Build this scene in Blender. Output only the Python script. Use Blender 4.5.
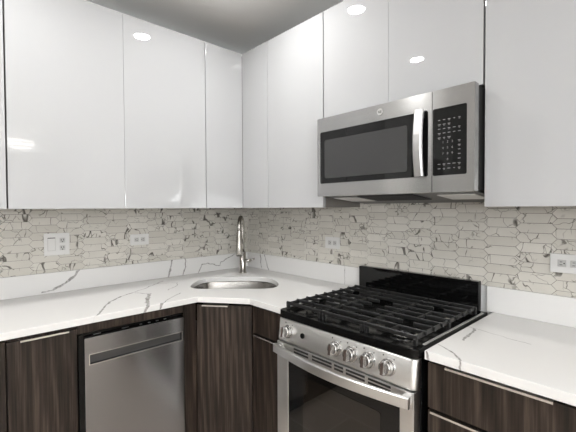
import bpy, bmesh, math, random
from mathutils import Vector, Matrix
random.seed(7)
for o in list(bpy.data.objects): bpy.data.objects.remove(o)
scn = bpy.context.scene
COL = scn.collection

# ---------------------------------------------------------------- camera
YAW, PITCH, ROLL, FPX = .8226, -.0213, -.0048, 366.07
cam_d = bpy.data.cameras.new('camera'); cam = bpy.data.objects.new('camera', cam_d); COL.objects.link(cam)
F = Vector((-math.sin(YAW)*math.cos(PITCH), math.cos(YAW)*math.cos(PITCH), math.sin(PITCH)))
R = Vector((math.cos(YAW), math.sin(YAW), 0)); U = R.cross(F)
R2 = R*math.cos(ROLL)+U*math.sin(ROLL); U2 = -R*math.sin(ROLL)+U*math.cos(ROLL)
M = Matrix(((R2.x, U2.x, -F.x, 2.3683), (R2.y, U2.y, -F.y, -1.7573), (R2.z, U2.z, -F.z, 1.3746), (0, 0, 0, 1)))
cam.matrix_world = M
cam_d.sensor_width = 36; cam_d.lens = FPX/576*36; cam_d.clip_start = .02
scn.camera = cam

# ---------------------------------------------------------------- world, light, exposure
scn.view_settings.view_transform = 'Standard'; scn.view_settings.look = 'None'
scn.view_settings.gamma = 1; scn.view_settings.use_curve_mapping = False
scn.view_settings.exposure = -.39
world = bpy.data.worlds.new('world'); scn.world = world; world.use_nodes = True
world.node_tree.nodes['Background'].inputs[0].default_value = (.8, .88, 1, 1)
world.node_tree.nodes['Background'].inputs[1].default_value = 1.0

ROOM_X, ROOM_Y, CEIL = 6.4, -4.6, 2.585

def area(name, loc, direction, sx, sy, power, color=(1, 1, 1), shape='RECTANGLE', spread=180):
    l = bpy.data.lights.new(name, 'AREA'); l.shape = shape; l.size = sx
    if shape in ('RECTANGLE', 'ELLIPSE'): l.size_y = sy
    l.energy = power; l.color = color; l.spread = math.radians(spread)
    o = bpy.data.objects.new(name, l); COL.objects.link(o); o.location = loc
    o.rotation_euler = Vector(direction).to_track_quat('-Z', 'Y').to_euler()
    return o
# added fill light, tilted upward, at two unseen windows behind the camera
area('window_daylight', (4.2, ROOM_Y+.03, 1.65), (0, 1, 1.7), 1.9, 1.0, 72, (.955, .98, 1))
area('window_daylight', (ROOM_X-.03, -3.6, 1.65), (-1, .1, 1.7), 1.5, 1.0, 355, (.955, .98, 1))
LAMP_W = 12.0
DOWNLIGHTS = [(1.0, -.74), (.88, -1.72), (2.5, -3.1), (4.2, -3.1), (2.5, -1.9), (4.2, -1.9)]

# ---------------------------------------------------------------- materials
def newmat(name, base=(.8, .8, .8), rough=.5, metal=0., **kw):
    m = bpy.data.materials.new(name); m.use_nodes = True
    b = m.node_tree.nodes['Principled BSDF']
    b.inputs['Base Color'].default_value = (*base, 1); b.inputs['Roughness'].default_value = rough
    b.inputs['Metallic'].default_value = metal
    for k, v in kw.items(): b.inputs[k.replace('_', ' ')].default_value = v
    return m
def N(m, t, **kw):
    n = m.node_tree.nodes.new(t)
    for k, v in kw.items(): setattr(n, k, v)
    return n
def Lk(m, a, b): m.node_tree.links.new(a, b)
def bsdf(m): return m.node_tree.nodes['Principled BSDF']
def mapped(m, scale, src='Position'):
    if src == 'Position': s = N(m, 'ShaderNodeNewGeometry').outputs['Position']
    else: s = N(m, 'ShaderNodeTexCoord').outputs[src]
    mp = N(m, 'ShaderNodeMapping'); mp.inputs['Scale'].default_value = scale; Lk(m, s, mp.inputs[0]); return mp.outputs[0]
def noise(m, vec, scale, detail=3, rough=.5):
    n = N(m, 'ShaderNodeTexNoise'); n.inputs['Scale'].default_value = scale; n.inputs['Detail'].default_value = detail
    n.inputs['Roughness'].default_value = rough; Lk(m, vec, n.inputs['Vector']); return n.outputs['Fac']
def ramp(m, fac, stops):
    r = N(m, 'ShaderNodeValToRGB'); e = r.color_ramp.elements
    while len(e) < len(stops): e.new(.5)
    for el, (p, c) in zip(e, stops): el.position = p; el.color = (*c, 1)
    Lk(m, fac, r.inputs[0]); return r.outputs[0]
def bump(m, h, strength=.1, dist=.001):
    b = N(m, 'ShaderNodeBump'); b.inputs['Strength'].default_value = strength; b.inputs['Distance'].default_value = dist
    Lk(m, h, b.inputs['Height']); Lk(m, b.outputs[0], bsdf(m).inputs['Normal'])
def mth(m, op, a, b=None, clamp=False):
    n = N(m, 'ShaderNodeMath', operation=op, use_clamp=clamp)
    for i, v in enumerate((a, b)):
        if v is None: continue
        if isinstance(v, (int, float)): n.inputs[i].default_value = v
        else: Lk(m, v, n.inputs[i])
    return n.outputs[0]
def mixc(m, fac, a, b):
    n = N(m, 'ShaderNodeMix', data_type='RGBA')
    if isinstance(fac, float): n.inputs[0].default_value = fac
    else: Lk(m, fac, n.inputs[0])
    for i, v in ((6, a), (7, b)):
        if isinstance(v, tuple): n.inputs[i].default_value = (*v, 1)
        else: Lk(m, v, n.inputs[i])
    return n.outputs[2]

M_ = {}
M_['paint'] = newmat('wall_paint', (.82, .82, .81), .7)
M_['ceiling'] = newmat('ceiling_paint', (.90, .90, .89), .8)
M_['gloss'] = newmat('gloss_white_lacquer', (.41, .412, .415), .5, Coat_Weight=1.0, Coat_Roughness=.012, Specular_IOR_Level=0.0)
M_['carcass'] = newmat('grey_brown_carcass', (.15, .14, .125), .5)
M_['plastic'] = newmat('white_plastic', (.64, .635, .62), .35)
M_['receptacle'] = newmat('receptacle_face', (.48, .475, .46), .4)
M_['slot'] = newmat('dark_slot', (.02, .02, .02), .6)
M_['black'] = newmat('black_enamel', (.004, .004, .004), .14, Specular_IOR_Level=.22)
M_['blackglass'] = newmat('black_glass', (.004, .004, .004), .04, Specular_IOR_Level=.38)
M_['mwindow'] = newmat('screened_glass', (.036, .036, .036), .08)
M_['ovenwindow'] = newmat('oven_glass', (.010, .008, .006), .04, Specular_IOR_Level=.6)
M_['iron'] = newmat('cast_iron', (.011, .011, .011), .30, Specular_IOR_Level=.5)
M_['darkmetal'] = newmat('dark_metal', (.10, .10, .10), .4, .8)
M_['chrome'] = newmat('bright_steel', (.70, .69, .67), .24, 1.0)
M_['nickel'] = newmat('brushed_nickel', (.50, .48, .45), .24, 1.0)
M_['keys'] = newmat('grey_print', (.22, .22, .22), .5)
M_['lens'] = newmat('lamp_lens', (.9, .9, .9), .4)
bsdf(M_['lens']).inputs['Emission Color'].default_value = (1, .97, .93, 1); bsdf(M_['lens']).inputs['Emission Strength'].default_value = 25
M_['bulb'] = newmat('crystal_glow', (.9, .9, .9), .3)
bsdf(M_['bulb']).inputs['Emission Color'].default_value = (1, .95, .88, 1); bsdf(M_['bulb']).inputs['Emission Strength'].default_value = 14
M_['crystal'] = newmat('crystal', (.95, .95, .95), .03, Transmission_Weight=.7)
M_['glass'] = newmat('window_glass', (1, 1, 1), .01, Transmission_Weight=1.0)
M_['doorpaint'] = newmat('door_paint', (.30, .30, .30), .4)

def steel(name, base, rough, aniso=.75):
    m = newmat(name, base, rough, 1.0)
    b = bsdf(m); b.inputs['Anisotropic'].default_value = aniso; b.inputs['Anisotropic Rotation'].default_value = .25
    t = N(m, 'ShaderNodeTangent', direction_type='UV_MAP'); t.uv_map = 'uv'; Lk(m, t.outputs[0], b.inputs['Tangent'])
    v = mapped(m, (1, 1, 160)); n = noise(m, v, 1.0, 1)
    Lk(m, mixc(m, n, tuple(x*.97 for x in base), tuple(min(1, x*1.03) for x in base)), b.inputs['Base Color'])
    Lk(m, mth(m, 'ADD', mth(m, 'MULTIPLY', n, .04), rough-.02), b.inputs['Roughness'])
    return m
M_['steel'] = steel('brushed_steel', (.43, .427, .42), .21)
M_['steel_dw'] = steel('brushed_steel_grey', (.29, .29, .296), .22)
M_['steel_range'] = steel('bright_brushed_steel', (.74, .735, .72), .36)
M_['steel_handle'] = steel('satin_handle_steel', (.50, .495, .49), .40, .3)
M_['knob'] = newmat('knob_steel', (.46, .45, .44), .26, 1.0)
M_['knob_dark'] = newmat('knob_grip', (.10, .075, .065), .35, .5)  # brown tone stands in for the wood reflected in the knob grip
M_['sink'] = newmat('satin_steel', (.26, .25, .235), .26, 1.0)

# dark wood laminate, grain upright
m = newmat('dark_wood', (.05, .04, .035), .5, Specular_IOR_Level=.3); M_['wood'] = m
v = mapped(m, (75, 75, 1.8)); n1 = noise(m, v, 1.0, 5, .6)
v2 = mapped(m, (160, 160, 5)); n2 = noise(m, v2, 1.0, 3, .6)
v3 = mapped(m, (6, 6, 1.3)); n3 = noise(m, v3, 1.0, 2)
w = N(m, 'ShaderNodeTexWave', wave_type='BANDS', bands_direction='DIAGONAL'); w.inputs['Scale'].default_value = 5.0
w.inputs['Distortion'].default_value = 7; w.inputs['Detail'].default_value = 3; w.inputs['Detail Scale'].default_value = 1.2
Lk(m, mapped(m, (2.4, 2.4, .22)), w.inputs[0])
g = mth(m, 'ADD', mth(m, 'MULTIPLY', n1, .5), mth(m, 'MULTIPLY', n2, .26))
g = mth(m, 'ADD', g, mth(m, 'MULTIPLY', w.outputs['Fac'], .10)); g = mth(m, 'ADD', g, mth(m, 'MULTIPLY', n3, .12))
Lk(m, ramp(m, g, [(.38, (.008, .0048, .0032)), (.50, (.024, .0158, .0112)), (.61, (.062, .044, .033))]), bsdf(m).inputs['Base Color'])
bump(m, n2, .25, .0006)

# tile backsplash marble
def tile_mat():
    m = newmat('marble_tile', (.5, .48, .44), .28)
    a = N(m, 'ShaderNodeAttribute', attribute_type='GEOMETRY', attribute_name='tile')
    pos = N(m, 'ShaderNodeNewGeometry').outputs['Position']
    ad = N(m, 'ShaderNodeVectorMath', operation='ADD'); Lk(m, pos, ad.inputs[0])
    sc = N(m, 'ShaderNodeVectorMath', operation='SCALE'); Lk(m, a.outputs['Vector'], sc.inputs[0]); sc.inputs['Scale'].default_value = 9
    Lk(m, sc.outputs[0], ad.inputs[1]); p = ad.outputs[0]
    mpn = N(m, 'ShaderNodeMapping'); mpn.inputs['Rotation'].default_value = (.55, .65, 0); mpn.inputs['Scale'].default_value = (1, 1, .42); Lk(m, p, mpn.inputs[0]); pd = mpn.outputs[0]
    nA = noise(m, pd, 11, 2.0, .5); r1 = mth(m, 'ABSOLUTE', mth(m, 'SUBTRACT', nA, .5))
    msk = noise(m, p, 13, 1); mk = mth(m, 'MULTIPLY', mth(m, 'SUBTRACT', msk, .445), 12, True)
    wd = mth(m, 'MULTIPLY', mth(m, 'SUBTRACT', noise(m, pd, 24, 1), .47), .17)
    wd = mth(m, 'MAXIMUM', wd, .0065)
    l1 = mth(m, 'SUBTRACT', 1.0, mth(m, 'DIVIDE', r1, wd), True)
    l1 = mth(m, 'MULTIPLY', mth(m, 'POWER', l1, .5), mk)
    vo = N(m, 'ShaderNodeTexVoronoi', feature='DISTANCE_TO_EDGE'); vo.inputs['Scale'].default_value = 15
    nc = N(m, 'ShaderNodeTexNoise'); nc.inputs['Scale'].default_value = 20; Lk(m, p, nc.inputs['Vector'])
    ws = N(m, 'ShaderNodeVectorMath', operation='SCALE'); Lk(m, nc.outputs['Color'], ws.inputs[0]); ws.inputs['Scale'].default_value = .05
    wa = N(m, 'ShaderNodeVectorMath', operation='ADD'); Lk(m, p, wa.inputs[0]); Lk(m, ws.outputs[0], wa.inputs[1]); Lk(m, wa.outputs[0], vo.inputs['Vector'])
    l2 = mth(m, 'SUBTRACT', 1.0, mth(m, 'DIVIDE', vo.outputs['Distance'], .030), True)
    mk2 = mth(m, 'MULTIPLY', mth(m, 'SUBTRACT', noise(m, p, 10, 1), .49), 12, True)
    l2 = mth(m, 'MULTIPLY', mth(m, 'MULTIPLY', l2, mk2), .85)
    fac = mth(m, 'MAXIMUM', l1, l2)
    sx = N(m, 'ShaderNodeSeparateXYZ'); Lk(m, a.outputs['Vector'], sx.inputs[0])
    basec = mixc(m, sx.outputs[0], (.54, .515, .46), (.64, .615, .56))
    cl = mixc(m, mth(m, 'MULTIPLY', noise(m, p, 18, 3), .35), basec, (.42, .40, .36))
    Lk(m, mixc(m, fac, cl, (.06, .05, .04)), bsdf(m).inputs['Base Color'])
    return m
M_['tile'] = tile_mat()
M_['grout'] = newmat('grout', (.17, .155, .135), .8)

VEINS = [
([(0.66, -1.301, 0.914), (0.6, -1.267, 0.914), (0.452, -1.186, 0.914), (0.362, -1.099, 0.914)], .005),
([(0.362, -1.099, 0.914), (0.271, -0.954, 0.914), (0.17, -0.82, 0.914), (0.117, -0.763, 0.914)], .003),
([(0.66, -1.301, 0.914), (0.66, -1.315, 0.88)], .009),
([(0.655, -1.09, 0.88), (0.65, -1.075, 0.914), (0.548, -1.035, 0.914), (0.41, -0.966, 0.914)], .009),
([(0.41, -0.966, 0.914), (0.332, -1.016, 0.914)], .003),
([(0.17, -0.82, 0.914), (0.234, -0.715, 0.914), (0.321, -0.768, 0.914), (0.389, -0.851, 0.914)], .002),
([(0.66, -1.02, .88), (0.652, -1.0, 0.914)], .009),
([(0.652, -1.0, 0.914), (0.605, -0.953, 0.914), (0.505, -0.837, 0.914)], .003),
([(0.02, -1.391, 0.93), (0.02, -1.339, 0.931)], .003),
([(0.02, -1.339, 0.931), (0.02, -1.29, 0.958), (0.02, -1.245, 0.986)], .007),
([(0.02, -1.245, 0.986), (0.02, -1.214, 1.03)], .004),
([(0.02, -0.681, 0.914), (0.02, -0.663, 0.97), (0.02, -0.652, 1.03)], .005),
([(0.02, -0.573, 0.914), (0.02, -0.55, 0.975), (0.02, -0.558, 1.046)], .004),
([(0.02, -0.452, 0.914), (0.02, -0.425, 0.969), (0.02, -0.381, 0.979), (0.02, -0.325, 0.963), (0.02, -0.276, 0.947), (0.02, -0.263, 0.976), (0.02, -0.203, 0.998), (0.02, -0.138, 1.023)], .003),
([(0.181, -0.02, 1.03), (0.199, -0.02, 0.93)], .004),
([(0.229, -0.02, 1.03), (0.282, -0.02, 0.92)], .004),
([(0.995, -0.02, 1.03), (0.995, -0.02, 0.914)], .0015),
([(1.79, -0.287, 0.914), (1.902, -0.312, 0.914), (2.027, -0.333, 0.914)], .0012),
([(1.837, -0.306, 0.914), (1.851, -0.387, 0.914), (1.856, -0.454, 0.914)], .005),
([(1.816, -0.554, 0.914), (1.864, -0.581, 0.914), (1.919, -0.64, 0.914), (1.925, -.64, .88)], .003),
([(1.815, -0.64, 0.92), (1.82, -0.64, 0.88)], .004),
]
def seg_group():
    g = bpy.data.node_groups.new('segment_distance', 'ShaderNodeTree')
    for n, t in (('P', 'NodeSocketVector'), ('A', 'NodeSocketVector'), ('AB', 'NodeSocketVector'), ('ABn', 'NodeSocketVector'), ('W', 'NodeSocketFloat'), ('Prev', 'NodeSocketFloat')):
        g.interface.new_socket(n, in_out='INPUT', socket_type=t)
    g.interface.new_socket('D', in_out='OUTPUT', socket_type='NodeSocketFloat')
    gi = g.nodes.new('NodeGroupInput'); go = g.nodes.new('NodeGroupOutput')
    def vm(op): n = g.nodes.new('ShaderNodeVectorMath'); n.operation = op; return n
    def mm(op, c=False): n = g.nodes.new('ShaderNodeMath'); n.operation = op; n.use_clamp = c; return n
    s = vm('SUBTRACT'); g.links.new(gi.outputs['P'], s.inputs[0]); g.links.new(gi.outputs['A'], s.inputs[1])
    d = vm('DOT_PRODUCT'); g.links.new(s.outputs[0], d.inputs[0]); g.links.new(gi.outputs['ABn'], d.inputs[1])
    c = mm('ADD', True); g.links.new(d.outputs['Value'], c.inputs[0]); c.inputs[1].default_value = 0
    sc = vm('SCALE'); g.links.new(gi.outputs['AB'], sc.inputs[0]); g.links.new(c.outputs[0], sc.inputs['Scale'])
    s2 = vm('SUBTRACT'); g.links.new(s.outputs[0], s2.inputs[0]); g.links.new(sc.outputs[0], s2.inputs[1])
    ln = vm('LENGTH'); g.links.new(s2.outputs[0], ln.inputs[0])
    sb = mm('SUBTRACT'); g.links.new(ln.outputs['Value'], sb.inputs[0]); g.links.new(gi.outputs['W'], sb.inputs[1])
    mi = mm('MINIMUM'); g.links.new(sb.outputs[0], mi.inputs[0]); g.links.new(gi.outputs['Prev'], mi.inputs[1])
    g.links.new(mi.outputs[0], go.inputs['D'])
    return g
SEG = seg_group()
def quartz_mat():
    m = newmat('white_quartz', (.86, .86, .85), .16)
    pos = N(m, 'ShaderNodeNewGeometry').outputs['Position']
    nc = N(m, 'ShaderNodeTexNoise'); nc.inputs['Scale'].default_value = 22; nc.inputs['Detail'].default_value = 3; Lk(m, pos, nc.inputs['Vector'])
    sb = N(m, 'ShaderNodeVectorMath', operation='SUBTRACT'); Lk(m, nc.outputs['Color'], sb.inputs[0]); sb.inputs[1].default_value = (.5, .5, .5)
    sc = N(m, 'ShaderNodeVectorMath', operation='SCALE'); tn = N(m, 'ShaderNodeNewGeometry').outputs['True Normal']
    dt = N(m, 'ShaderNodeVectorMath', operation='DOT_PRODUCT'); Lk(m, sb.outputs[0], dt.inputs[0]); Lk(m, tn, dt.inputs[1])
    sn = N(m, 'ShaderNodeVectorMath', operation='SCALE'); Lk(m, tn, sn.inputs[0]); Lk(m, dt.outputs['Value'], sn.inputs['Scale'])
    s3 = N(m, 'ShaderNodeVectorMath', operation='SUBTRACT'); Lk(m, sb.outputs[0], s3.inputs[0]); Lk(m, sn.outputs[0], s3.inputs[1])
    Lk(m, s3.outputs[0], sc.inputs[0]); sc.inputs['Scale'].default_value = .03
    ad = N(m, 'ShaderNodeVectorMath', operation='ADD'); Lk(m, pos, ad.inputs[0]); Lk(m, sc.outputs[0], ad.inputs[1]); p = ad.outputs[0]
    prev = None
    for pts, wdt in VEINS:
        for a, b in zip(pts, pts[1:]):
            A, B = Vector(a), Vector(b); AB = B-A
            gn = N(m, 'ShaderNodeGroup'); gn.node_tree = SEG
            Lk(m, p, gn.inputs['P']); gn.inputs['A'].default_value = A; gn.inputs['AB'].default_value = AB
            gn.inputs['ABn'].default_value = AB/AB.length_squared; gn.inputs['W'].default_value = wdt*.85
            if prev is None: gn.inputs['Prev'].default_value = 1
            else: Lk(m, prev, gn.inputs['Prev'])
            prev = gn.outputs['D']
    fac = mth(m, 'SUBTRACT', 1.0, mth(m, 'DIVIDE', mth(m, 'ADD', prev, .0005), .0022), True)
    mot = mth(m, 'ADD', mth(m, 'MULTIPLY', noise(m, pos, 60, 2), 1.2), .05, True)
    fac = mth(m, 'MULTIPLY', fac, mot)
    cl = mixc(m, mth(m, 'MULTIPLY', noise(m, pos, 3, 3), .12), (.725, .715, .70), (.66, .65, .635))
    Lk(m, mixc(m, fac, cl, (.16, .15, .14)), bsdf(m).inputs['Base Color'])
    return m
M_['quartz'] = quartz_mat()

m = newmat('brown_floor_tile', (.12, .09, .07), .35); M_['floor'] = m
br = N(m, 'ShaderNodeTexBrick'); br.inputs['Scale'].default_value = 1.0; br.inputs['Brick Width'].default_value = .9; br.inputs['Row Height'].default_value = .3
br.inputs['Mortar Size'].default_value = .004; br.inputs['Color1'].default_value = (.52, .45, .385, 1); br.inputs['Color2'].default_value = (.57, .495, .43, 1); br.inputs['Mortar'].default_value = (.75, .70, .62, 1)
Lk(m, mapped(m, (1, 1, 1)), br.inputs['Vector'])
nf = noise(m, mapped(m, (2, 12, 1)), 1.5, 4)
Lk(m, mixc(m, mth(m, 'MULTIPLY', nf, .45), br.outputs['Color'], (.36, .30, .25)), bsdf(m).inputs['Base Color'])

# ---------------------------------------------------------------- mesh helpers
class MB:
    def __init__(s): s.bm = bmesh.new()
    def box(s, x0, x1, y0, y1, z0, z1, mi=0):
        vs = [s.bm.verts.new((x, y, z)) for z in (z0, z1) for y in (y0, y1) for x in (x0, x1)]
        for f in ((0, 2, 3, 1), (4, 5, 7, 6), (0, 1, 5, 4), (2, 6, 7, 3), (0, 4, 6, 2), (1, 3, 7, 5)):
            s.bm.faces.new([vs[i] for i in f]).material_index = mi
        return s
    def prism(s, pts, lo, hi, ax=2, mi=0):
        """polygon pts (2-D) extruded along axis ax from lo to hi"""
        def P(p, h):
            if ax == 2: return (p[0], p[1], h)
            if ax == 1: return (p[0], h, p[1])
            return (h, p[0], p[1])
        a = [s.bm.verts.new(P(p, lo)) for p in pts]; b = [s.bm.verts.new(P(p, hi)) for p in pts]
        n = len(pts)
        s.bm.faces.new(a[::-1]).material_index = mi; s.bm.faces.new(b).material_index = mi
        for i in range(n): s.bm.faces.new((a[i], a[(i+1) % n], b[(i+1) % n], b[i])).material_index = mi
        return s
    def tube(s, pts, rads, n=12, cap=True, mi=0):
        pts = [Vector(p) for p in pts]
        if not hasattr(rads, '__len__'): rads = [rads]*len(pts)
        rings = []; prev = None
        for i, p in enumerate(pts):
            t = (pts[min(i+1, len(pts)-1)]-pts[max(i-1, 0)]).normalized()
            if prev is None: u = t.orthogonal().normalized()
            else: u = (prev-t*prev.dot(t)).normalized()
            prev = u; w = t.cross(u)
            rings.append([s.bm.verts.new(p+(u*math.cos(2*math.pi*k/n)+w*math.sin(2*math.pi*k/n))*rads[i]) for k in range(n)])
        for a, b in zip(rings, rings[1:]):
            for k in range(n):
                f = s.bm.faces.new((a[k], a[(k+1) % n], b[(k+1) % n], b[k])); f.smooth = True; f.material_index = mi
        if cap: s.bm.faces.new(rings[0][::-1]).material_index = mi; s.bm.faces.new(rings[-1]).material_index = mi
        return s
    def build(s, name, mats, parent=None, bevel=0, seg=2, kind=None, mod=None):
        bmesh.ops.recalc_face_normals(s.bm, faces=s.bm.faces)
        uv = s.bm.loops.layers.uv.new('uv')
        for f in s.bm.faces:
            n = f.normal
            for l in f.loops:
                c = l.vert.co
                if abs(n.z) > max(abs(n.x), abs(n.y)): l[uv].uv = (c.x, c.y)
                elif abs(n.y) >= abs(n.x): l[uv].uv = (c.x, c.z)
                else: l[uv].uv = (c.y, c.z)
        me = bpy.data.meshes.new(name)
        off = Vector((0, 0, 0)); q = parent
        while q is not None: off += q.location; q = q.parent
        if parent is None:   # a thing or structure of one mesh: origin at its base
            cs = [v.co for v in s.bm.verts]
            off = Vector(((min(c.x for c in cs)+max(c.x for c in cs))/2, (min(c.y for c in cs)+max(c.y for c in cs))/2, min(c.z for c in cs)))
        for v in s.bm.verts: v.co -= off
        s.bm.to_mesh(me); s.bm.free()
        if not isinstance(mats, (list, tuple)): mats = [mats]
        for k in mats: me.materials.append(M_[k])
        o = bpy.data.objects.new(name, me); COL.objects.link(o)
        if parent is None: o.location = off
        else: o.parent = parent
        if bevel:
            b = o.modifiers.new('bevel', 'BEVEL'); b.width = bevel; b.segments = seg; b.limit_method = 'ANGLE'; b.angle_limit = math.radians(40)
        if kind: o['kind'] = kind
        return o
def thing(name, loc, label, cat, group=None):
    o = bpy.data.objects.new(name, None); COL.objects.link(o); o.location = loc; o.empty_display_size = .1
    o['label'] = label; o['category'] = cat
    if group: o['group'] = group
    return o
def tag(o, label, cat, group=None):
    o['label'] = label; o['category'] = cat
    if group: o['group'] = group
    return o
def rrect(x0, x1, z0, z1, r, n=5):
    pts = []
    for cx, cz, a0 in ((x1-r, z0+r, -90), (x1-r, z1-r, 0), (x0+r, z1-r, 90), (x0+r, z0+r, 180)):
        for k in range(n+1):
            a = math.radians(a0+90*k/n); pts.append((cx+r*math.cos(a), cz+r*math.sin(a)))
    return pts

# ---------------------------------------------------------------- the room
T = .12
def wall_with_hole(mb, ax, c0, c1, a0, a1, z1, holes):
    """wall slab between c0,c1 on axis ax, spanning a0..a1, with rectangular holes"""
    cuts = sorted(holes); cur = a0
    def bx(p0, p1, q0, q1):
        if p1-p0 < 1e-4 or q1-q0 < 1e-4: return
        if ax == 1: mb.box(p0, p1, c0, c1, q0, q1)
        else: mb.box(c0, c1, p0, p1, q0, q1)
    for h0, h1, hz0, hz1 in cuts:
        bx(cur, h0, 0, z1); bx(h0, h1, 0, hz0); bx(h0, h1, hz1, z1); cur = h1
    bx(cur, a1, 0, z1)
    return mb
MB().box(-T, ROOM_X+T, ROOM_Y-T, T, -.1, 0).build('floor', 'floor', kind='structure')
MB().box(-T, ROOM_X+T, ROOM_Y-T, T, CEIL, CEIL+.1).build('ceiling', 'ceiling', kind='structure')
MB().box(-T, 0, ROOM_Y-T, 0, 0, CEIL).build('wall_left', 'paint', kind='structure')
MB().box(-T, ROOM_X+T, 0, T, 0, CEIL).build('wall_right', 'paint', kind='structure')
wall_with_hole(MB(), 1, ROOM_Y-T, ROOM_Y, 0, ROOM_X+T, CEIL, [(3.25, 5.15, .05, 2.2)]).build('wall_back', 'paint', kind='structure')
wall_with_hole(MB(), 0, ROOM_X, ROOM_X+T, ROOM_Y, 0, CEIL, [(-4.4, -2.8, .05, 2.2)]).build('wall_far', 'paint', kind='structure')
def window(n, ax, c, a0, a1, z0, z1):  # unseen windows, added to carry the fill light
    mb = MB(); w = .05
    def bx(mb, p0, p1, q0, q1, d0, d1):
        if ax == 1: mb.box(p0, p1, c+d0, c+d1, q0, q1)
        else: mb.box(c+d0, c+d1, p0, p1, q0, q1)
    for p0, p1, q0, q1 in ((a0, a0+w, z0, z1), (a1-w, a1, z0, z1), (a0+w, a1-w, z0, z0+w), (a0+w, a1-w, z1-w, z1), ((a0+a1)/2-.02, (a0+a1)/2+.02, z0+w, z1-w)):
        bx(mb, p0, p1, q0, q1, -.03, .03)
    f = mb.build('window_%d' % n, 'plastic', bevel=.004, kind='structure')
    g = MB(); bx(g, a0+w, a1-w, z0+w, z1-w, -.034, -.031)
    bm_ = g.build('window_pane', 'glass', f)
    for v in bm_.data.vertices: pass
    return f
# parented structure meshes keep their own offsets
window(1, 1, ROOM_Y-.06, 3.25, 5.15, .05, 2.2)
window(2, 0, ROOM_X+.06, -4.4, -2.8, .05, 2.2)
# panelled door on the left wall, behind the photographer's left
d = MB().box(.0, .03, -4.25, -3.4, 0, 2.05); d.box(.03, .038, -4.15, -3.5, .15, .95); d.box(.03, .038, -4.15, -3.5, 1.1, 1.92)
d = d.build('door_1', 'doorpaint', bevel=.004, kind='structure')
MB().tube([(.03, -3.46, 1.0), (.08, -3.46, 1.0), (.08, -3.56, 1.0)], .009, 10).build('door_handle', 'nickel', d)

# ---------------------------------------------------------------- tiled backsplash
def clip(poly, a, b, s):   # keep s*(p[a]-b) >= 0
    out = []
    for i, p in enumerate(poly):
        q = poly[(i+1) % len(poly)]; dp = s*(p[a]-b); dq = s*(q[a]-b)
        if dp >= 0: out.append(p)
        if (dp >= 0) != (dq >= 0):
            t = dp/(dp-dq); out.append((p[0]+t*(q[0]-p[0]), p[1]+t*(q[1]-p[1])))
    return out
def tiles(axis, a_start, length, z0, z1, name, label, off):
    """elongated hexagon mosaic; a = distance from the corner along the wall"""
    px, h, tip, g = .1255, .0405, .018, .0009
    bm = bmesh.new(); rows = []
    D0, D1 = .0035, .006
    def P(a, z, d): return (d, -a, z) if axis == 'left' else (a, -d, z)
    lay = None; rnd = []
    def poly(p, d):
        return bm.faces.new([bm.verts.new(P(a, z, d)) for a, z in p])
    f = poly([(a_start, z0), (length, z0), (length, z1), (a_start, z1)], D0); f.material_index = 1; rnd.append((f, (0, 0, 0)))
    i = -1
    while a_start+i*px+off < length+px:
        x = a_start+off+i*px
        j = -1
        while z0+j*h < z1+h:
            zc = z0+j*h+(h/2 if i % 2 else 0)
            p = [(x-tip/2+g, zc), (x+tip/2+g*.6, zc-h/2+g), (x+px-tip/2-g*.6, zc-h/2+g), (x+px+tip/2-g, zc), (x+px-tip/2-g*.6, zc+h/2-g), (x+tip/2+g*.6, zc+h/2-g)]
            for a, b, s in ((0, a_start, 1), (0, length, -1), (1, z0, 1), (1, z1, -1)):
                if p: p = clip(p, a, b, s)
            if len(p) >= 3:
                r = (random.random(), random.random(), random.random())
                top = [bm.verts.new(P(a, z, D1)) for a, z in p]; bot = [bm.verts.new(P(a, z, D0)) for a, z in p]
                try:
                    rnd.append((bm.faces.new(top), r))
                    for k in range(len(p)): rnd.append((bm.faces.new((top[k], top[(k+1) % len(p)], bot[(k+1) % len(p)], bot[k])), r))
                except ValueError: pass
            j += 1
        i += 1
    bm.normal_update()
    want = Vector((1, 0, 0)) if axis == 'left' else Vector((0, -1, 0))
    for f, r in rnd:
        if abs(f.normal.dot(want)) > .5 and f.normal.dot(want) < 0: f.normal_flip()
    bm.faces.index_update()
    # backing slab so the sheet has thickness
    me = bpy.data.meshes.new(name)
    vals = [None]*len(bm.faces)
    for f, r in rnd: vals[f.index] = r
    bm.to_mesh(me); bm.free()
    at = me.attributes.new('tile', 'FLOAT_VECTOR', 'FACE')
    for k, r in enumerate(vals): at.data[k].vector = r
    me.materials.append(M_['tile']); me.materials.append(M_['grout'])
    o = bpy.data.objects.new(name, me); COL.objects.link(o)
    o.location = (0, 0, 0); tag(o, label, 'backsplash')
    return o
HS = 1.027
tiles('left', .006, 3.3, HS-.002, 1.40, 'tile_backsplash', 'beige marbled hexagon tile backsplash on the left wall behind the sink run', .05)
tiles('right', .006, 2.62, HS-.002, 1.46, 'tile_backsplash', 'beige marbled hexagon tile backsplash on the right wall behind the range', .012)

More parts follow.
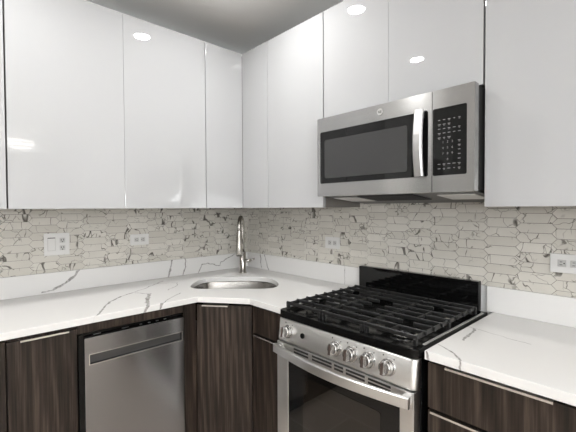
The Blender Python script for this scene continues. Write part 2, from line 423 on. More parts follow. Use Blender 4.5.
# ---------------------------------------------------------------- worktops and upstands
CZ, CT, DC, DCR = .914, .029, .651, .640
SINK = [(.425, -.728), (.365, -.698), (.281, -.617), (.232, -.545), (.226, -.49), (.332, -.338), (.44, -.235), (.51, -.212), (.60, -.228), (.690, -.280), (.745, -.335), (.764, -.385), (.745, -.437), (.622, -.560), (.52, -.672), (.475, -.715)]
def smooth_loop(pts, it=2):
    for _ in range(it):
        q = []
        for i, p in enumerate(pts):
            n = pts[(i+1) % len(pts)]
            q.append((.75*p[0]+.25*n[0], .75*p[1]+.25*n[1])); q.append((.25*p[0]+.75*n[0], .25*p[1]+.75*n[1]))
        pts = q
    return pts
SINKS = smooth_loop(SINK, 2)
RX0, RX1 = 1.118, 1.793
CX1 = 1.808
def counter_left():
    mb = MB(); bm = mb.bm
    outer = [(.001, -3.3), (DC, -3.3), (DC, -.809), (.874, -DCR), (RX0-.004, -DCR), (RX0-.004, -.001), (.001, -.001)]
    for z in (CZ, CZ-CT):
        loops = []
        es = []
        for lp in (outer, SINKS):
            vs = [bm.verts.new((x, y, z)) for x, y in lp]; loops.append(vs)
            es += [bm.edges.new((vs[i], vs[(i+1) % len(vs)])) for i in range(len(vs))]
        bmesh.ops.triangle_fill(bm, edges=es, use_beauty=True)
        if z == CZ: top = loops
        else:
            for a, b in zip(top, loops):
                for i in range(len(a)): bm.faces.new((a[i], a[(i+1) % len(a)], b[(i+1) % len(a)], b[i]))
    return mb
o = counter_left().build('worktop', 'quartz', bevel=.002); tag(o, 'white veined quartz worktop with sink cutout running round the corner', 'worktop')
o = MB().box(CX1, 2.6, -DCR, -.001, CZ-CT, CZ).build('worktop', 'quartz', bevel=.002); tag(o, 'white quartz worktop on the right side of the range', 'worktop')
o = MB().box(.001, .02, -3.3, -.001, CZ+.0005, HS).build('upstand', 'quartz', bevel=.0015); tag(o, 'low quartz upstand along the left wall with grey veins', 'upstand')
o = MB().box(.0205, RX0+.002, -.02, -.001, CZ+.0005, HS).build('upstand', 'quartz', bevel=.0015); tag(o, 'low quartz upstand between the corner and the range', 'upstand')
o = MB().box(1.785, 2.6, -.02, -.001, CZ+.0005, HS).build('upstand', 'quartz', bevel=.0015); tag(o, 'low quartz upstand right of the range', 'upstand')

# sink
def scale_loop(pts, k, c): return [(c[0]+(x-c[0])*k, c[1]+(y-c[1])*k) for x, y in pts]
sc_ = (.505, -.455)
sink = thing('sink', (sc_[0], sc_[1], .72), 'stainless steel undermount sink in the corner of the worktop', 'sink')
mb = MB(); rings = []
for k, z in ((1.07, CZ-CT-.001), (1.012, CZ-CT-.001), (1.0, CZ-CT-.006), (.985, .76), (.95, .725), (.86, .715), (.12, .71)):
    rings.append([mb.bm.verts.new((x, y, z)) for x, y in scale_loop(SINKS, k, sc_)])
for a, b in zip(rings, rings[1:]):
    for i in range(len(a)): mb.bm.faces.new((a[i], a[(i+1) % len(a)], b[(i+1) % len(a)], b[i])).smooth = True
mb.bm.faces.new(rings[-1])
o = mb.build('basin', 'sink', sink); so = o.modifiers.new('solid', 'SOLIDIFY'); so.thickness = .0015; so.offset = -1
mb = MB().tube([(sc_[0], sc_[1], .711), (sc_[0], sc_[1], .716)], .045, 24); mb.build('drain', 'chrome', sink)

# faucet
fb = Vector((.235, -.220, CZ)); fd = Vector((.70, -.71, 0)).normalized()
fau = thing('faucet', fb, 'brushed nickel pull-down faucet standing behind the corner sink', 'faucet')
def rel(h, f=0, s=0): return fb+Vector((0, 0, h))+fd*f+Vector((-fd.y, fd.x, 0))*s
MB().tube([rel(0.0005), rel(.006), rel(.007), rel(.15), rel(.155)], [.029, .029, .0225, .0215, .017], 24).build('body', 'nickel', fau)
arc = [rel(.150), rel(.28), rel(.33)]
for k in range(1, 13):
    a = math.pi*k/12; arc.append(rel(.33+.068*math.sin(a), .068-.068*math.cos(a)))
arc.append(rel(.30, .136))
MB().tube(arc, .0135, 16).build('spout', 'nickel', fau)
MB().tube([rel(.312, .136), rel(.305, .136), rel(.255, .137), rel(.252, .137), rel(.20, .138), rel(.150, .139), rel(.145, .139)], [.0145, .016, .0175, .019, .0215, .0245, .0225], 20).build('spray_head', 'nickel', fau)
MB().tube([rel(.144, .139), rel(.139, .139)], .0195, 20).build('spray_face', 'slot', fau)
MB().tube([rel(.2555, .137), rel(.2525, .137)], .0178, 20).build('head_ring', 'slot', fau)
hd = MB(); sd = Vector((R.x, R.y, 0))
hd.tube([rel(.088)+sd*.015, rel(.088)+sd*.058], .0135, 16); hd.tube([rel(.090)+sd*.05, rel(.100)+sd*.085], [.008, .006], 10)
hd.build('lever', 'nickel', fau)

# ---------------------------------------------------------------- wall cabinets
DU, DR, ZU, ZC = .3885, .3258, 1.3765, 2.385
TH = .019
def wcab(run, a0, a1, seams, label, z0=ZU, door_label=None):
    dep = DU if run == 'left' else DR
    def bx(mb, p0, p1, d0, d1, q0, q1):
        if run == 'left': mb.box(d0, d1, -p1, -p0, q0, q1)
        else: mb.box(p0, p1, -d1, -d0, q0, q1)
        return mb
    loc = (0.2, -(a0+a1)/2, z0) if run == 'left' else ((a0+a1)/2, -.16, z0)
    t = thing('wall_cabinet', loc, label, 'cabinet')
    bx(MB(), a0+.001, a1-.001, .007, dep-TH-.002, z0+.002, ZC-.001).build('body', 'carcass', t, .001)
    ed = [a0]+seams+[a1]
    for p, q in zip(ed, ed[1:]):
        ga = .0022 if p == a0 else .0005; gb = .0022 if q == a1 else .0005
        bx(MB(), p+ga, q-gb, dep-TH, dep, z0, ZC).build('door', 'gloss', t, .0012)
    return t
wcab('left', 1.570, 2.17, [], 'glossy white wall cabinet at the far left edge of the picture')
wcab('left', .599, 1.568, [1.078], 'wide two-door glossy white wall cabinet on the left wall')
t = thing('wall_cabinet', (.2, -.2, ZU), 'glossy white corner wall cabinet with two doors meeting above the faucet', 'cabinet')
MB().prism([(.007, -.596), (DU-TH-.002, -.596), (DU-TH-.002, -DR+TH+.002), (.645, -DR+TH+.002), (.645, -.007), (.007, -.007)], ZU+.002, ZC-.001).build('body', 'carcass', t, .001)
MB().box(DU-TH, DU, -.5965, -DR-.001, ZU, ZC).build('door', 'gloss', t, .0012)
MB().box(DU+.001, .646, -DR, -DR+TH, ZU, ZC).build('door', 'gloss', t, .0012)
wcab('right', .648, 1.098, [], 'glossy white wall cabinet between corner cabinet and microwave')
wcab('right', 1.100, 1.872, [1.480], 'glossy white two-door wall cabinet above the microwave', z0=1.822)
wcab('right', 1.875, 2.60, [], 'glossy white wall cabinet right of the microwave')

# ---------------------------------------------------------------- microwave
MX0, MX1, MF, MZ0, MZ1 = 1.1245, 1.8700, -.40, 1.432, 1.8155
mw = thing('microwave', ((MX0+MX1)/2, -.2, MZ0), 'stainless steel over-the-range microwave with black control panel', 'microwave')
MB().box(MX0+.006, MX1-.004, MF+.036, -.007, MZ0+.006, MZ1-.002).build('body', 'darkmetal', mw, .002)
SEAM = 1.716
def plate_hole(x0, x1, z0, z1, hole, y0, y1):
    """front plate in the xz plane with a rounded hole"""
    mb = MB(); bm = mb.bm; outer = [(x0, z0), (x1, z0), (x1, z1), (x0, z1)]; keep = []
    for yy in (y0, y1):
        es = []; loops = []
        for lp in (outer, hole):
            vs = [bm.verts.new((a, yy, b)) for a, b in lp]; loops.append(vs)
            es += [bm.edges.new((vs[i], vs[(i+1) % len(vs)])) for i in range(len(vs))]
        bmesh.ops.triangle_fill(bm, edges=es, use_beauty=True); keep.append(loops)
    for a, b in zip(*keep):
        for i in range(len(a)): bm.faces.new((a[i], a[(i+1) % len(a)], b[(i+1) % len(a)], b[i]))
    return mb
GX0, GX1, GZ0, GZ1 = 1.1435, 1.700, 1.4945, 1.7465
dr = plate_hole(MX0, SEAM-.0015, MZ0, MZ1, rrect(GX0, GX1, GZ0, GZ1, .008), MF, MF+.034).build('door', 'steel', mw)
MB().prism(rrect(GX0, GX1, GZ0, GZ1, .008), MF+.003, MF+.012, 1).build('glass', 'blackglass', dr)
MB().prism(rrect(1.170, 1.612, 1.520, 1.706, .010), MF+.0015, MF+.0028, 1).build('window_screen', 'mwindow', dr)
# bowed vertical handle
mb = MB(); pts = []
for k in range(9):
    s = k/8; z = GZ0+.001+s*(GZ1-GZ0+.006); y = MF-.020-.014*math.sin(math.pi*s)
    pts.append((z, y))
for (z, y), (z2, y2) in zip(pts, pts[1:]):
    pass
va = []
for z, y in pts:
    va.append([mb.bm.verts.new(c) for c in ((1.652, y+.012, z), (1.652, y+.002, z), (1.657, y-.003, z), (1.683, y-.003, z), (1.688, y+.002, z), (1.688, y+.012, z))])
for a, b in zip(va, va[1:]):
    for k in range(6): mb.bm.faces.new((a[k], a[(k+1) % 6], b[(k+1) % 6], b[k]))
mb.bm.faces.new(va[0]); mb.bm.faces.new(va[-1])
mb.box(1.660, 1.680, MF-.012, MF+.004, GZ0+.006, GZ0+.026); mb.box(1.660, 1.680, MF-.012, MF+.004, GZ1-.024, GZ1-.004)
mb.build('handle', 'steel_handle', dr)
# round emblem with monogram
def text_mesh(name, s, size, loc, mat, parent, rot=(math.pi/2, 0, 0), ext=.0003):
    cu = bpy.data.curves.new(name, 'FONT'); cu.body = s; cu.size = size; cu.extrude = ext; cu.align_x = 'CENTER'; cu.align_y = 'CENTER'
    tmp = bpy.data.objects.new('tmp', cu); COL.objects.link(tmp)
    bpy.context.view_layer.update()
    me = bpy.data.meshes.new_from_object(tmp.evaluated_get(bpy.context.evaluated_depsgraph_get()))
    bpy.data.objects.remove(tmp)
    me.materials.clear(); me.materials.append(M_[mat])
    me.transform(Matrix.Rotation(rot[2], 4, 'Z') @ Matrix.Rotation(rot[0], 4, 'X'))
    off = Vector((0, 0, 0)); q = parent
    while q is not None: off += q.location; q = q.parent
    me.transform(Matrix.Translation(Vector(loc)-off))
    o = bpy.data.objects.new(name, me); COL.objects.link(o); o.parent = parent
    return o
EX, EZ = 1.486, 1.783
mb = MB().tube([(EX, MF+.001, EZ), (EX, MF-.002, EZ)], .0145, 28); mb.build('emblem', 'chrome', dr)
em = text_mesh('emblem_monogram', 'GE', .014, (EX, MF-.0024, EZ), 'darkmetal', dr)
# control panel side
KX0, KX1 = 1.7185, 1.8435
cp = plate_hole(SEAM+.0008, MX1, MZ0, MZ1, rrect(KX0, KX1, GZ0, GZ1, .006), MF, MF+.034).build('control_panel', 'steel', mw)
MB().prism(rrect(KX0, KX1, GZ0, GZ1, .006), MF+.003, MF+.012, 1).build('control_glass', 'blackglass', cp)
kb = MB(); ky = MF+.0026
rk = random.Random(3)
for r in range(12):
    z = 1.702-r*.0165
    for c in range(5):
        x = 1.742+c*.0185
        if r in (1, 4) and c > 2: continue
        if 4 < r < 10 and c < 4: continue
        wv = rk.uniform(.003, .0055)
        kb.box(x-wv, x+wv, ky-.0003, ky+.0006, z-.0012, z+.0012)
        if rk.random() < .5: kb.box(x-wv*.6, x+wv*.7, ky-.0003, ky+.0006, z-.0052, z-.0038)
kb.build('key_legends', 'keys', cp)
for r, row in enumerate(('123', '456', '789', '0')):
    for c, ch in enumerate(row):
        text_mesh('key_numeral', ch, .011, (1.757+(c+(1 if row == '0' else 0))*.017, ky-.0005, 1.618-r*.0215), 'keys', cp)
# underside with vent and two cooktop lamps
def mwz(y): return MZ0+.0005-(y-(MF+.038))/.36*.036          # underside falls towards the wall
ub = MB().prism([(MF+.038, mwz(MF+.038)), (-.012, mwz(-.012)), (-.012, MZ0+.0055), (MF+.038, MZ0+.0055)], MX0+.010, MX1-.008, 0).build('bottom_plate', 'darkmetal', mw)
vb = MB()
for k in range(9):
    y = MF+.05+k*.02; vb.prism([(y, mwz(y)-.006), (y+.008, mwz(y+.008)-.006), (y+.008, mwz(y+.008)-.0003), (y, mwz(y)-.0003)], 1.33, 1.61, 0)
vb.build('vent_grille', 'slot', mw)
for x0 in (1.15, 1.69):
    y, y2 = -.30, -.15
    MB().prism([(y, mwz(y)-.003), (y2, mwz(y2)-.003), (y2, mwz(y2)-.0003), (y, mwz(y)-.0003)], x0, x0+.145, 0).build('lamp_cover', 'plastic', mw)
vt = MB()
for k in range(24): vt.box(MX0+.03+k*.0295, MX0+.052+k*.0295, MF+.034, MF+.045, MZ1-.0018, MZ1-.0005)
vt.build('top_vent', 'slot', mw)

# ---------------------------------------------------------------- base cabinets
def pull_x(parent, x0, x1, y, z, name='pull'):      # thin metal edge pull on a front facing -y
    MB().prism([(y+.018, z), (y-.012, z), (y-.012, z-.007), (y-.010, z-.007), (y-.010, z-.002), (y+.018, z-.002)], x0, x1, 0).build(name, 'chrome', parent)
def pull_y(parent, y0, y1, x, z):
    MB().prism([(x-.018, z), (x+.012, z), (x+.012, z-.007), (x+.010, z-.007), (x+.010, z-.002), (x-.018, z-.002)], y0, y1, 1).build('pull', 'chrome', parent)
FX = .632; BF = -.618       # door faces
bc = thing('base_cabinet', (.3, -1.9, 0), 'dark wood base cabinet at the far left edge of the picture', 'cabinet')
MB().box(.03, FX-TH-.002, -3.28, -1.608, .10, CZ-CT-.001).build('body', 'wood', bc)
for q in (-2.165, -2.723, -3.28): MB().box(FX-TH, FX, q, q+.556 if q < -2.2 else -1.609, .10, .872).build('door', 'wood', bc, .001)
MB().box(.03, FX-.06, -3.28, -1.608, 0, .099).build('plinth', 'wood', bc)
bc = thing('base_cabinet', (.3, -1.49, 0), 'narrow dark wood base cabinet left of the dishwasher', 'cabinet')
MB().box(.03, FX-TH-.002, -1.605, -1.366, .10, CZ-CT-.001).build('body', 'wood', bc)
d_ = MB().box(FX-TH, FX, -1.603, -1.368, .10, .867).build('door', 'wood', bc, .001)
pull_y(d_, -1.563, -1.398, FX, .869)
MB().box(.03, FX-.06, -1.605, -1.366, 0, .099).build('plinth', 'wood', bc)
o = MB().box(FX-.022, FX-.002, -1.364, -.8795, .843, CZ-CT-.001).build('cabinet_trim_panel', 'wood', bevel=.001); tag(o, 'dark wood filler strip above the dishwasher', 'panel')
# filler panel between dishwasher and corner unit
o = MB().box(.06, FX, -.8745, -.812, .10, CZ-CT-.001).build('cabinet_end_panel', 'wood', bevel=.001); tag(o, 'narrow dark wood upright panel between dishwasher and sink cabinet', 'panel')
# diagonal sink cabinet
bc = thing('base_cabinet', (.45, -.45, 0), 'dark wood corner base cabinet with angled door under the sink', 'cabinet')
DA, DB = Vector((.632, -.8085)), Vector((.868, -.618)); dd = (DB-DA).normalized(); dn = Vector((dd.y, -dd.x))
def dpt(t, off): p = DA+dd*t+dn*off; return (p.x, p.y)
Lg = (DB-DA).length
MB().prism([(.03, -.806), (DA.x-.03, -.806), dpt(.0, -.022), dpt(Lg, -.022), (.864, -.59), (.864, -.03), (.03, -.03)], .10, .70).build('body', 'wood', bc)
d_ = MB().prism([dpt(.003, -.019), dpt(.003, 0), dpt(Lg-.004, 0), dpt(Lg-.004, -.019)], .10, .869).build('door', 'wood', bc, .001)
pa = [dpt(.035, 0), dpt(.175, 0)]
q0, q1 = dpt(.035, .012), dpt(.175, .012); i0, i1 = dpt(.035, -.018), dpt(.175, -.018)
mbp = MB().prism([i0, q0, q1, i1], .8695, .8715); mbp.prism([dpt(.035, .010), q0, q1, dpt(.175, .010)], .8645, .8695); mbp.build('pull', 'chrome', d_)
MB().prism([(.03, -.80), (.55, -.80), (.60, -.73), (.80, -.56), (.86, -.56), (.86, -.03), (.03, -.03)], 0, .099).build('plinth', 'wood', bc)
# cabinet left of the range
bc = thing('base_cabinet', (.99, -.3, 0), 'dark wood base cabinet with drawer left of the range', 'cabinet')
MB().box(.870, 1.112, BF+TH+.002, -.03, .10, CZ-CT-.001).build('body', 'wood', bc)
MB().box(.8715, 1.1105, BF, BF+TH, .736, .871).build('drawer', 'wood', bc, .001)
d_ = MB().box(.8715, 1.1105, BF, BF+TH, .10, .728).build('door', 'wood', bc, .001)
pull_x(d_, .885, 1.108, BF, .732)
MB().box(.870, 1.112, BF+.06, -.03, 0, .099).build('plinth', 'wood', bc)
# drawers right of the range
bc = thing('base_cabinet', (2.2, -.3, 0), 'dark wood drawer unit right of the range', 'cabinet')
MB().box(1.806, 2.6, BF+TH+.002, -.03, .10, CZ-CT-.001).build('body', 'wood', bc)
for z0, z1, a, b in ((.722, .870, 1.869, 2.149), (.41, .713, 1.822, 2.20), (.10, .402, 1.822, 2.20)):
    d_ = MB().box(1.809, 2.598, BF, BF+TH, z0, z1).build('drawer', 'wood', bc, .001)
    pull_x(d_, a, b, BF, z1+.004)
MB().box(1.806, 2.6, BF+.06, -.03, 0, .099).build('plinth', 'wood', bc)

# ---------------------------------------------------------------- dishwasher
WY0, WY1 = -1.362, -.877
dw = thing('dishwasher', (.35, (WY0+WY1)/2, 0), 'stainless steel built-in dishwasher with pocket handle', 'dishwasher')
MB().box(.06, FX-.025, WY0+.001, WY1-.001, .02, .838).build('body', 'black', dw, .002)
DF = FX+.003; a0, a1, z1 = -1.340, -.881, .8195; hz0, hz1 = .703, .745; h0, h1 = -1.320, -.893
mb = MB(); bm = mb.bm; keep = []
outer = [(a0, .11), (a1, .11), (a1, z1), (a0, z1)]; hole = [(h0, hz0), (h1, hz0+.003), (h1, hz1), (h0, hz1)]
for xx in (DF, DF-.024):
    es = []; loops = []
    for lp in (outer, hole):
        vs = [bm.verts.new((xx, a, b)) for a, b in lp]; loops.append(vs)
        es += [bm.edges.new((vs[i], vs[(i+1) % 4])) for i in range(4)]
    bmesh.ops.triangle_fill(bm, edges=es, use_beauty=True); keep.append(loops)
for a, b in zip(*keep):
    for i in range(4): bm.faces.new((a[i], a[(i+1) % 4], b[(i+1) % 4], b[i]))
dd_ = mb.build('door', 'steel_dw', dw, .0015)
MB().box(DF-.0245, DF-.019, h0, h1, hz0, hz1).build('handle_recess', 'darkmetal', dd_)
fr = MB()
for p0, p1, q0, q1 in ((h0-.004, h1+.004, hz1, hz1+.003), (h0-.004, h1+.004, hz0-.003, hz0), (h0-.004, h0, hz0, hz1), (h1, h1+.004, hz0, hz1)):
    fr.box(DF, DF+.0015, p0, p1, q0, q1)
fr.build('handle_rim', 'chrome', dd_)
MB().box(DF-.03, DF-.004, a0, a1, z1+.0005, z1+.006).build('control_strip', 'black', dd_)
for yy in (-1.30, -1.18, -1.165, -1.10, -1.06, -1.02, -.98): MB().box(DF-.024, DF-.014, yy, yy+(.03 if yy < -1.17 else .012), z1+.006, z1+.0068).build('control_button', 'keys', dd_)

fb_ = MB().box(.60, FX-.001, WY0, a0-.001, .10, .838); fb_.box(.60, FX-.012, a0, WY1, z1+.0075, .838); fb_.build('frame', 'black', dw, .001)
MB().box(.5, FX-.05, WY0+.002, WY1-.002, 0.0, .10).build('toe_panel', 'black', dw)

# ---------------------------------------------------------------- gas range
RF = -.66
CH = .022
rg = thing('gas_range', ((RX0+RX1)/2, -.33, 0), 'stainless steel gas range with five knobs and black cooktop', 'range')
MB().box(RX0+.003, RX1-.003, -.625, -.03, .03, .872).build('body', 'black', rg, .002)
foot = [MB().tube([(x, y, 0), (x, y, .03)], .015, 12).build('foot', 'darkmetal', rg) for x in (RX0+.05, RX1-.05) for y in (-.58, -.08)]
def chamf(y, x0=RX0, x1=RX1, c=CH, r=4):
    pts = [(x1, -.028), (x0, -.028)]
    for k in range(r+1):
        a = math.pi+math.pi/2*k/r; pts.append((x0+c+c*math.cos(a), y+c+c*math.sin(a)))
    for k in range(r+1):
        a = 1.5*math.pi+math.pi/2*k/r; pts.append((x1-c+c*math.cos(a), y+c+c*math.sin(a)))
    return pts
# cooktop tray: rim ring with sunken floor
mb = MB(); bm = mb.bm
out = chamf(RF, r=4); inn = [(RX1-.022, -.075), (RX0+.022, -.075), (RX0+.022, RF+.030), (RX1-.022, RF+.030)]
es = []; ls = []
for lp in (out, inn):
    vs = [bm.verts.new((x, y, .914)) for x, y in lp]; ls.append(vs); es += [bm.edges.new((vs[i], vs[(i+1) % len(vs)])) for i in range(len(vs))]
bmesh.ops.triangle_fill(bm, edges=es, use_beauty=True)
lo = [bm.verts.new((x, y, .881)) for x, y in out]
for i in range(len(out)): bm.faces.new((ls[0][i], ls[0][(i+1) % len(out)], lo[(i+1) % len(out)], lo[i]))
bm.faces.new(lo)
fl = [bm.verts.new((c[0]+(.006 if c[0] < 1.4 else -.006), c[1]+(.006 if c[1] < -.3 else -.006), .899)) for c in inn]
for i in range(4): bm.faces.new((ls[1][i], ls[1][(i+1) % 4], fl[(i+1) % 4], fl[i]))
bm.faces.new(fl)
ct = mb.build('cooktop', 'black', rg, .003)
# thin steel side trims
MB().box(RX1-.012, RX1-.003, -.60, -.07, .9145, .918).build('side_trim', 'steel_range', rg, .001)
MB().box(RX0+.003, RX0+.012, -.60, -.07, .9145, .918).build('side_trim', 'steel_range', rg, .001)
# backguard
GXA, GXB = 1.125, 1.763
MB().box(GXA, GXB, -.055, -.024, .9145, 1.047).build('backguard', 'blackglass', rg, .002)
# burners
for k, (x, y, r) in enumerate(((1.247, -.50, .042), (1.247, -.215, .034), (1.665, -.50, .046), (1.665, -.215, .038), (1.456, -.36, .03))):
    b = MB().tube([(x, y, .8995), (x, y, .909), (x, y, .911)], [r*1.25, r*1.2, r*.95], 28).build('burner', 'chrome', rg)
    cap = MB()
    if k < 4: cap.tube([(x, y, .9112), (x, y, .9195), (x, y, .921)], [r*.80, r*.80, r*.72], 28)
    else: cap.prism(rrect(x-.03, x+.03, y-.075, y+.075, .028), .9112, .920, 2)
    cap.build('burner_cap', 'black', b)
# grates
def bar(mb, p, q, w=.0075, z0=.934, z1=.949):
    p = Vector((p[0], p[1], 0)); q = Vector((q[0], q[1], 0)); d = (q-p).normalized(); s = Vector((-d.y, d.x, 0))
    prof = [(-w/2, z0), (w/2, z0), (w/2*.8, z1-.003), (w/2*.4, z1), (-w/2*.4, z1), (-w/2*.8, z1-.003)]
    a = [mb.bm.verts.new(p+s*u+Vector((0, 0, z))) for u, z in prof]; b = [mb.bm.verts.new(q+s*u+Vector((0, 0, z))) for u, z in prof]
    mb.bm.faces.new(a[::-1]); mb.bm.faces.new(b)
    for i in range(6): mb.bm.faces.new((a[i], a[(i+1) % 6], b[(i+1) % 6], b[i]))
ROWS = [-.622+k*.0640 for k in range(9)]
xs = [(1.137, 1.346), (1.351, 1.560), (1.565, 1.776)]
for gi, (x0, x1) in enumerate(xs):
    mb = MB()
    for k, y in enumerate(ROWS):
        cx = (x0+x1)/2
        if gi != 1 and k in (2, 6):              # fingers stop short of the burner centre
            bar(mb, (x0, y), (cx-.022, y)); bar(mb, (cx+.022, y), (x1, y))
        elif gi == 1 and k in (3, 4, 5):
            bar(mb, (x0, y), (x0+.07, y)); bar(mb, (x1-.07, y), (x1, y))
        else: bar(mb, (x0, y), (x1, y))
    ins = .012
    for x in ((x0+ins, x1-.004) if gi == 0 else (x0+.004, x1-.004) if gi == 1 else (x0+.004, x1-ins)):
        bar(mb, (x, ROWS[0]), (x, ROWS[-1]), .0075, .930, .946)
    cx = (x0+x1)/2
    for ya, yb in ((ROWS[0], ROWS[1]), (ROWS[3], ROWS[5]), (ROWS[7], ROWS[8])):
        if gi != 1: bar(mb, (cx, ya), (cx, yb), .008)
    # legs and dropped bar ends
    for x in (x0+.008, x1-.008):
        for y in (ROWS[0], ROWS[4], ROWS[8]): mb.box(x-.006, x+.006, y-.007, y+.007, .9005 if 1.146 < x < 1.768 else .9145, .936)
    if gi == 0:
        for y in ROWS: mb.box(x0-.002, x0+.008, y-.0045, y+.0045, .922, .9455)
    mb.build('grate', 'iron', rg, .0012, 1)
# tilted control panel, front fascia
def fascia(y, x0=RX0+.001, x1=RX1-.001, c=.020, r=5):
    pts = []
    for k in range(r+1):
        a = math.pi+math.pi/2*k/r; pts.append((x0+c+c*math.cos(a), y+c+c*math.sin(a)))
    for k in range(r+1):
        a = 1.5*math.pi+math.pi/2*k/r; pts.append((x1-c+c*math.cos(a), y+c+c*math.sin(a)))
    pts += [(x1, -.626), (x0, -.626)]
    return pts
mb = MB(); lv = [(.8795, RF+.003), (.875, RF), (.79, RF-.012), (.782, RF-.010)]
rr = [[mb.bm.verts.new((x, yy, z)) for x, yy in fascia(y)] for z, y in lv]
for a, b in zip(rr, rr[1:]):
    for i in range(len(a)):
        f = mb.bm.faces.new((a[i], a[(i+1) % len(a)], b[(i+1) % len(a)], b[i])); f.smooth = True
mb.bm.faces.new(rr[0]); mb.bm.faces.new(rr[-1])
cpn = mb.build('control_panel', 'steel_range', rg)
def onpanel(z): return RF-.012*(.875-z)/.085
nrm = Vector((0, -1, .14)).normalized()*1.0
nrm = Vector((0, -.99, .14))
for x in (1.193, 1.463, 1.537, 1.612, 1.692):
    z = .831; b = Vector((x, onpanel(z), z)); 
    kn = MB().tube([b-nrm*.001, b+nrm*.006, b+nrm*.007], [.029, .029, .0265], 28)
    kn.tube([b+nrm*.007, b+nrm*.026, b+nrm*.029], [.0255, .0232, .0205], 28)
    # finger grip bar
    up = Vector((0, nrm.z, -nrm.y)).normalized(); sx = Vector((1, 0, 0))
    def gp(u, v_, w_): return b+sx*u+up*v_+nrm*w_
    vs = [kn.bm.verts.new(gp(u, v_, w_)) for w_, ww in ((.028, .0078), (.040, .0062)) for u, v_ in ((-ww, -.0215), (ww, -.0215), (ww, .0215), (-ww, .0215))]
    for f in ((3, 2, 1, 0), (4, 5, 6, 7), (0, 1, 5, 4), (1, 2, 6, 5), (2, 3, 7, 6), (3, 0, 4, 7)): kn.bm.faces.new([vs[i] for i in f])
    ko = kn.build('knob', 'knob', rg, .001)
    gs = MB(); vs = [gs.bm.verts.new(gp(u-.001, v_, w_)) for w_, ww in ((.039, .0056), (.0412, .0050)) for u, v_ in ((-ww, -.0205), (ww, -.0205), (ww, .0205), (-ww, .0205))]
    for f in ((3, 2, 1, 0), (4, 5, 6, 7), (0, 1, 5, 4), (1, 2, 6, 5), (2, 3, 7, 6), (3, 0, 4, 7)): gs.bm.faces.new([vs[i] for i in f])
    gs.build('grip_inlay', 'knob_dark', ko)  # strip on the grip front with the reflection painted in its colour
    dm = MB().tube([Vector((x-.022, onpanel(.866), .866))+nrm*-.0005, Vector((x-.022, onpanel(.866), .866))+nrm*.0006], .0028, 12).build('panel_marking', 'slot', cpn)
    dm = MB().tube([Vector((x+.020, onpanel(.861), .861))+nrm*-.0005, Vector((x+.020, onpanel(.861), .861))+nrm*.0006], .0022, 12)
    dm.build('panel_marking', 'slot', cpn)
b = Vector((1.280, onpanel(.833), .833))
MB().tube([b, b+nrm*.004, b+nrm*.006], [.0115, .0115, .009], 20).build('push_button', 'black', rg)
# oven door
DYF = -.672
GL = (1.195, 1.738, .20, .722)
od = plate_hole(RX0+.004, RX1-.004, .17, .776, [(GL[0], GL[2]), (GL[1], GL[2]), (GL[1], GL[3]), (GL[0], GL[3])], DYF, -.628).build('oven_door', 'steel_range', rg, .002)
MB().box(GL[0], GL[1], DYF+.002, DYF+.012, GL[2], GL[3]).build('door_glass', 'blackglass', od)
MB().prism(rrect(1.285, 1.665, .26, .665, .012), DYF+.0008, DYF+.0018, 1).build('oven_window', 'ovenwindow', od)
sl = MB()
for x0, x1 in ((1.232, 1.318), (1.340, 1.445), (1.458, 1.502), (1.515, 1.600), (1.614, 1.705)):
    for z in (.7665, .753): sl.box(x0, x1, DYF-.0008, DYF+.004, z-.004, z+.004)
sl.build('vent_slots', 'slot', od)
# bowed handle
mb = MB(); va = []
for k in range(25):
    s = k/24; x = RX0+.012+s*(RX1-RX0-.020); e = min(1, min(s, 1-s)/.05)
    y = DYF-.026-.036*math.sin(math.pi*s)
    z = .751
    va.append([mb.bm.verts.new((x, y+dy, z+dz)) for dy, dz in ((.010, -.016), (0, -.020), (-.005, -.016), (-.005, .016), (-.001, .019), (.010, .018))])
for a, b in zip(va, va[1:]):
    for k in range(6): mb.bm.faces.new((a[k], a[(k+1) % 6], b[(k+1) % 6], b[k]))
mb.bm.faces.new(va[0]); mb.bm.faces.new(va[-1])
for x in (RX0+.015, RX1-.035): mb.box(x, x+.022, DYF-.026, DYF+.001, .741, .768)
mb.build('door_handle', 'steel_range', od)
MB().box(RX0+.004, RX1-.004, DYF+.004, -.628, .045, .165).build('drawer', 'steel_range', rg, .003)

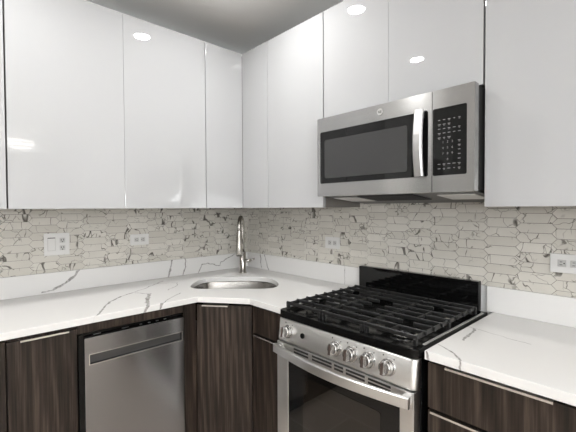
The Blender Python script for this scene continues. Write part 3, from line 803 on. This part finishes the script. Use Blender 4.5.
# ---------------------------------------------------------------- outlets
def outlet(run, a, z, w, h, label, cat, pieces):
    """pieces: list of ('recept', da, dz, vertical) or ('rocker', da, dz)"""
    def bx(mb, p0, p1, q0, q1, d0, d1):
        if run == 'left': mb.box(d0, d1, -(a+p1), -(a+p0), z+q0, z+q1)
        else: mb.box(a+p0, a+p1, -d1, -d0, z+q0, z+q1)
        return mb
    sgn = 1 if run == 'right' else -1
    t = thing('wall_outlet', (.0061, -a, z) if run == 'left' else (a, -.0061, z), label, cat)
    bx(MB(), -w/2, w/2, -h/2, h/2, .0062, .0115).build('cover_plate', 'plastic', t, .002)
    for p in pieces:
        if p[0] == 'rocker':
            _, da, dz = p; pass
            bx(MB(), da-.0165, da+.0165, dz-.033, dz+.033, .0116, .0135).build('rocker_switch', 'plastic', t, .001)
            bx(MB(), da-.019, da+.019, dz-.0355, dz+.0365, .0108, .0121).build('rocker_frame', 'receptacle', t)
            bx(MB(), da-.018, da+.018, dz+.0335, dz+.0375, .0112, .0125).build('switch_shadow_gap', 'slot', t)
        else:
            _, da, dz, vert = p; pass
            ins = bx(MB(), da-.0135, da+.0135, dz-.0135, dz+.0135, .0116, .0132).build('receptacle', 'receptacle', t, .002)
            s = MB()
            if vert:
                bx(s, da-.0075, da-.0045, dz-.002, dz+.008, .0130, .0135); bx(s, da+.0045, da+.0075, dz-.002, dz+.007, .0130, .0135); bx(s, da-.003, da+.003, dz-.0105, dz-.0055, .0130, .0135)
            else:
                bx(s, da-.007, da+.002, dz-.0065, dz-.0045, .0130, .0135); bx(s, da-.006, da+.002, dz+.0045, dz+.0065, .0130, .0135); bx(s, da+.0055, da+.0095, dz-.0022, dz+.0022, .0130, .0135)
            s.build('receptacle_slots', 'slot', ins)
    return t
outlet('left', 1.318, 1.181, .122, .122, 'white double wall plate with a rocker switch and outlet, left wall', 'outlet', [('rocker', -.0, 0)][:0]+[('rocker', .026, 0), ('recept', -.026, .021, True), ('recept', -.026, -.021, True)])
outlet('left', .863, 1.179, .117, .070, 'white sideways outlet on the left wall near the corner', 'outlet', [('recept', -.020, 0, False), ('recept', .020, 0, False)])
outlet('right', .890, 1.158, .117, .072, 'small white sideways outlet on the tiles left of the microwave', 'outlet', [('recept', -.020, 0, False), ('recept', .020, 0, False)])
outlet('right', 2.072, 1.155, .117, .074, 'white sideways outlet at the right edge of the picture', 'outlet', [('recept', -.020, 0, False), ('recept', .020, 0, False)])

# ---------------------------------------------------------------- ceiling lamps
for k, (x, y) in enumerate(DOWNLIGHTS):
    where = ['above the corner worktop', 'above the left worktop', 'by the far kitchen wall', 'by the far room corner', 'above the middle of the floor', 'in the open room beside the far wall'][k]
    t = thing('ceiling_downlight', (x, y, CEIL), 'round recessed ceiling downlight '+where, 'light', 'recessed ceiling downlights')
    mb = MB(); n = 32
    prof = [(.088, CEIL-.0005), (.088, CEIL-.004), (.057, CEIL-.006), (.055, CEIL-.003)]
    rings = [[mb.bm.verts.new((x+r*math.cos(2*math.pi*i/n), y+r*math.sin(2*math.pi*i/n), z)) for i in range(n)] for r, z in prof]
    for a, b in zip(rings, rings[1:]):
        for i in range(n): mb.bm.faces.new((a[i], a[(i+1) % n], b[(i+1) % n], b[i]))
    mb.build('trim_ring', 'plastic', t)
    MB().tube([(x, y, CEIL-.0005), (x, y, CEIL-.0028)], .053, 32).build('lens', 'lens', t)
    l = area('downlight_lamp', (0, 0, -.0035), (0, 0, -1), .10, .10, LAMP_W, (1, .992, .985), 'DISK', 165)
    l.parent = t
# crystal flush lamp across the room
cx, cy, cz = 5.3, -.94, 2.30
t = thing('crystal_ceiling_lamp', (cx, cy, CEIL), 'round crystal flush ceiling lamp across the room', 'light')
MB().tube([(cx, cy, CEIL-.001), (cx, cy, CEIL-.03)], .17, 28).build('canopy', 'chrome', t)
MB().tube([(cx, cy, CEIL-.03), (cx, cy, CEIL-.16)], .02, 12).build('stem', 'chrome', t)
mb = MB()
for r, z in ((.22, -.12), (.23, -.16), (.235, -.21), (.19, -.265), (.11, -.31)):
    n = int(r*2*math.pi/.045)
    for i in range(n):
        a = 2*math.pi*i/n; p = Vector((cx+r*math.cos(a), cy+r*math.sin(a), CEIL+z))
        bmesh.ops.create_icosphere(mb.bm, subdivisions=1, radius=.019, matrix=Matrix.Translation(p))
mb.build('crystal_drops', 'crystal', t, kind='stuff')
MB().tube([(cx, cy, CEIL-.13), (cx, cy, CEIL-.14), (cx, cy, CEIL-.20), (cx, cy, CEIL-.26), (cx, cy, CEIL-.29)], [.12, .16, .20, .15, .05], 24).build('glowing_core', 'bulb', t)
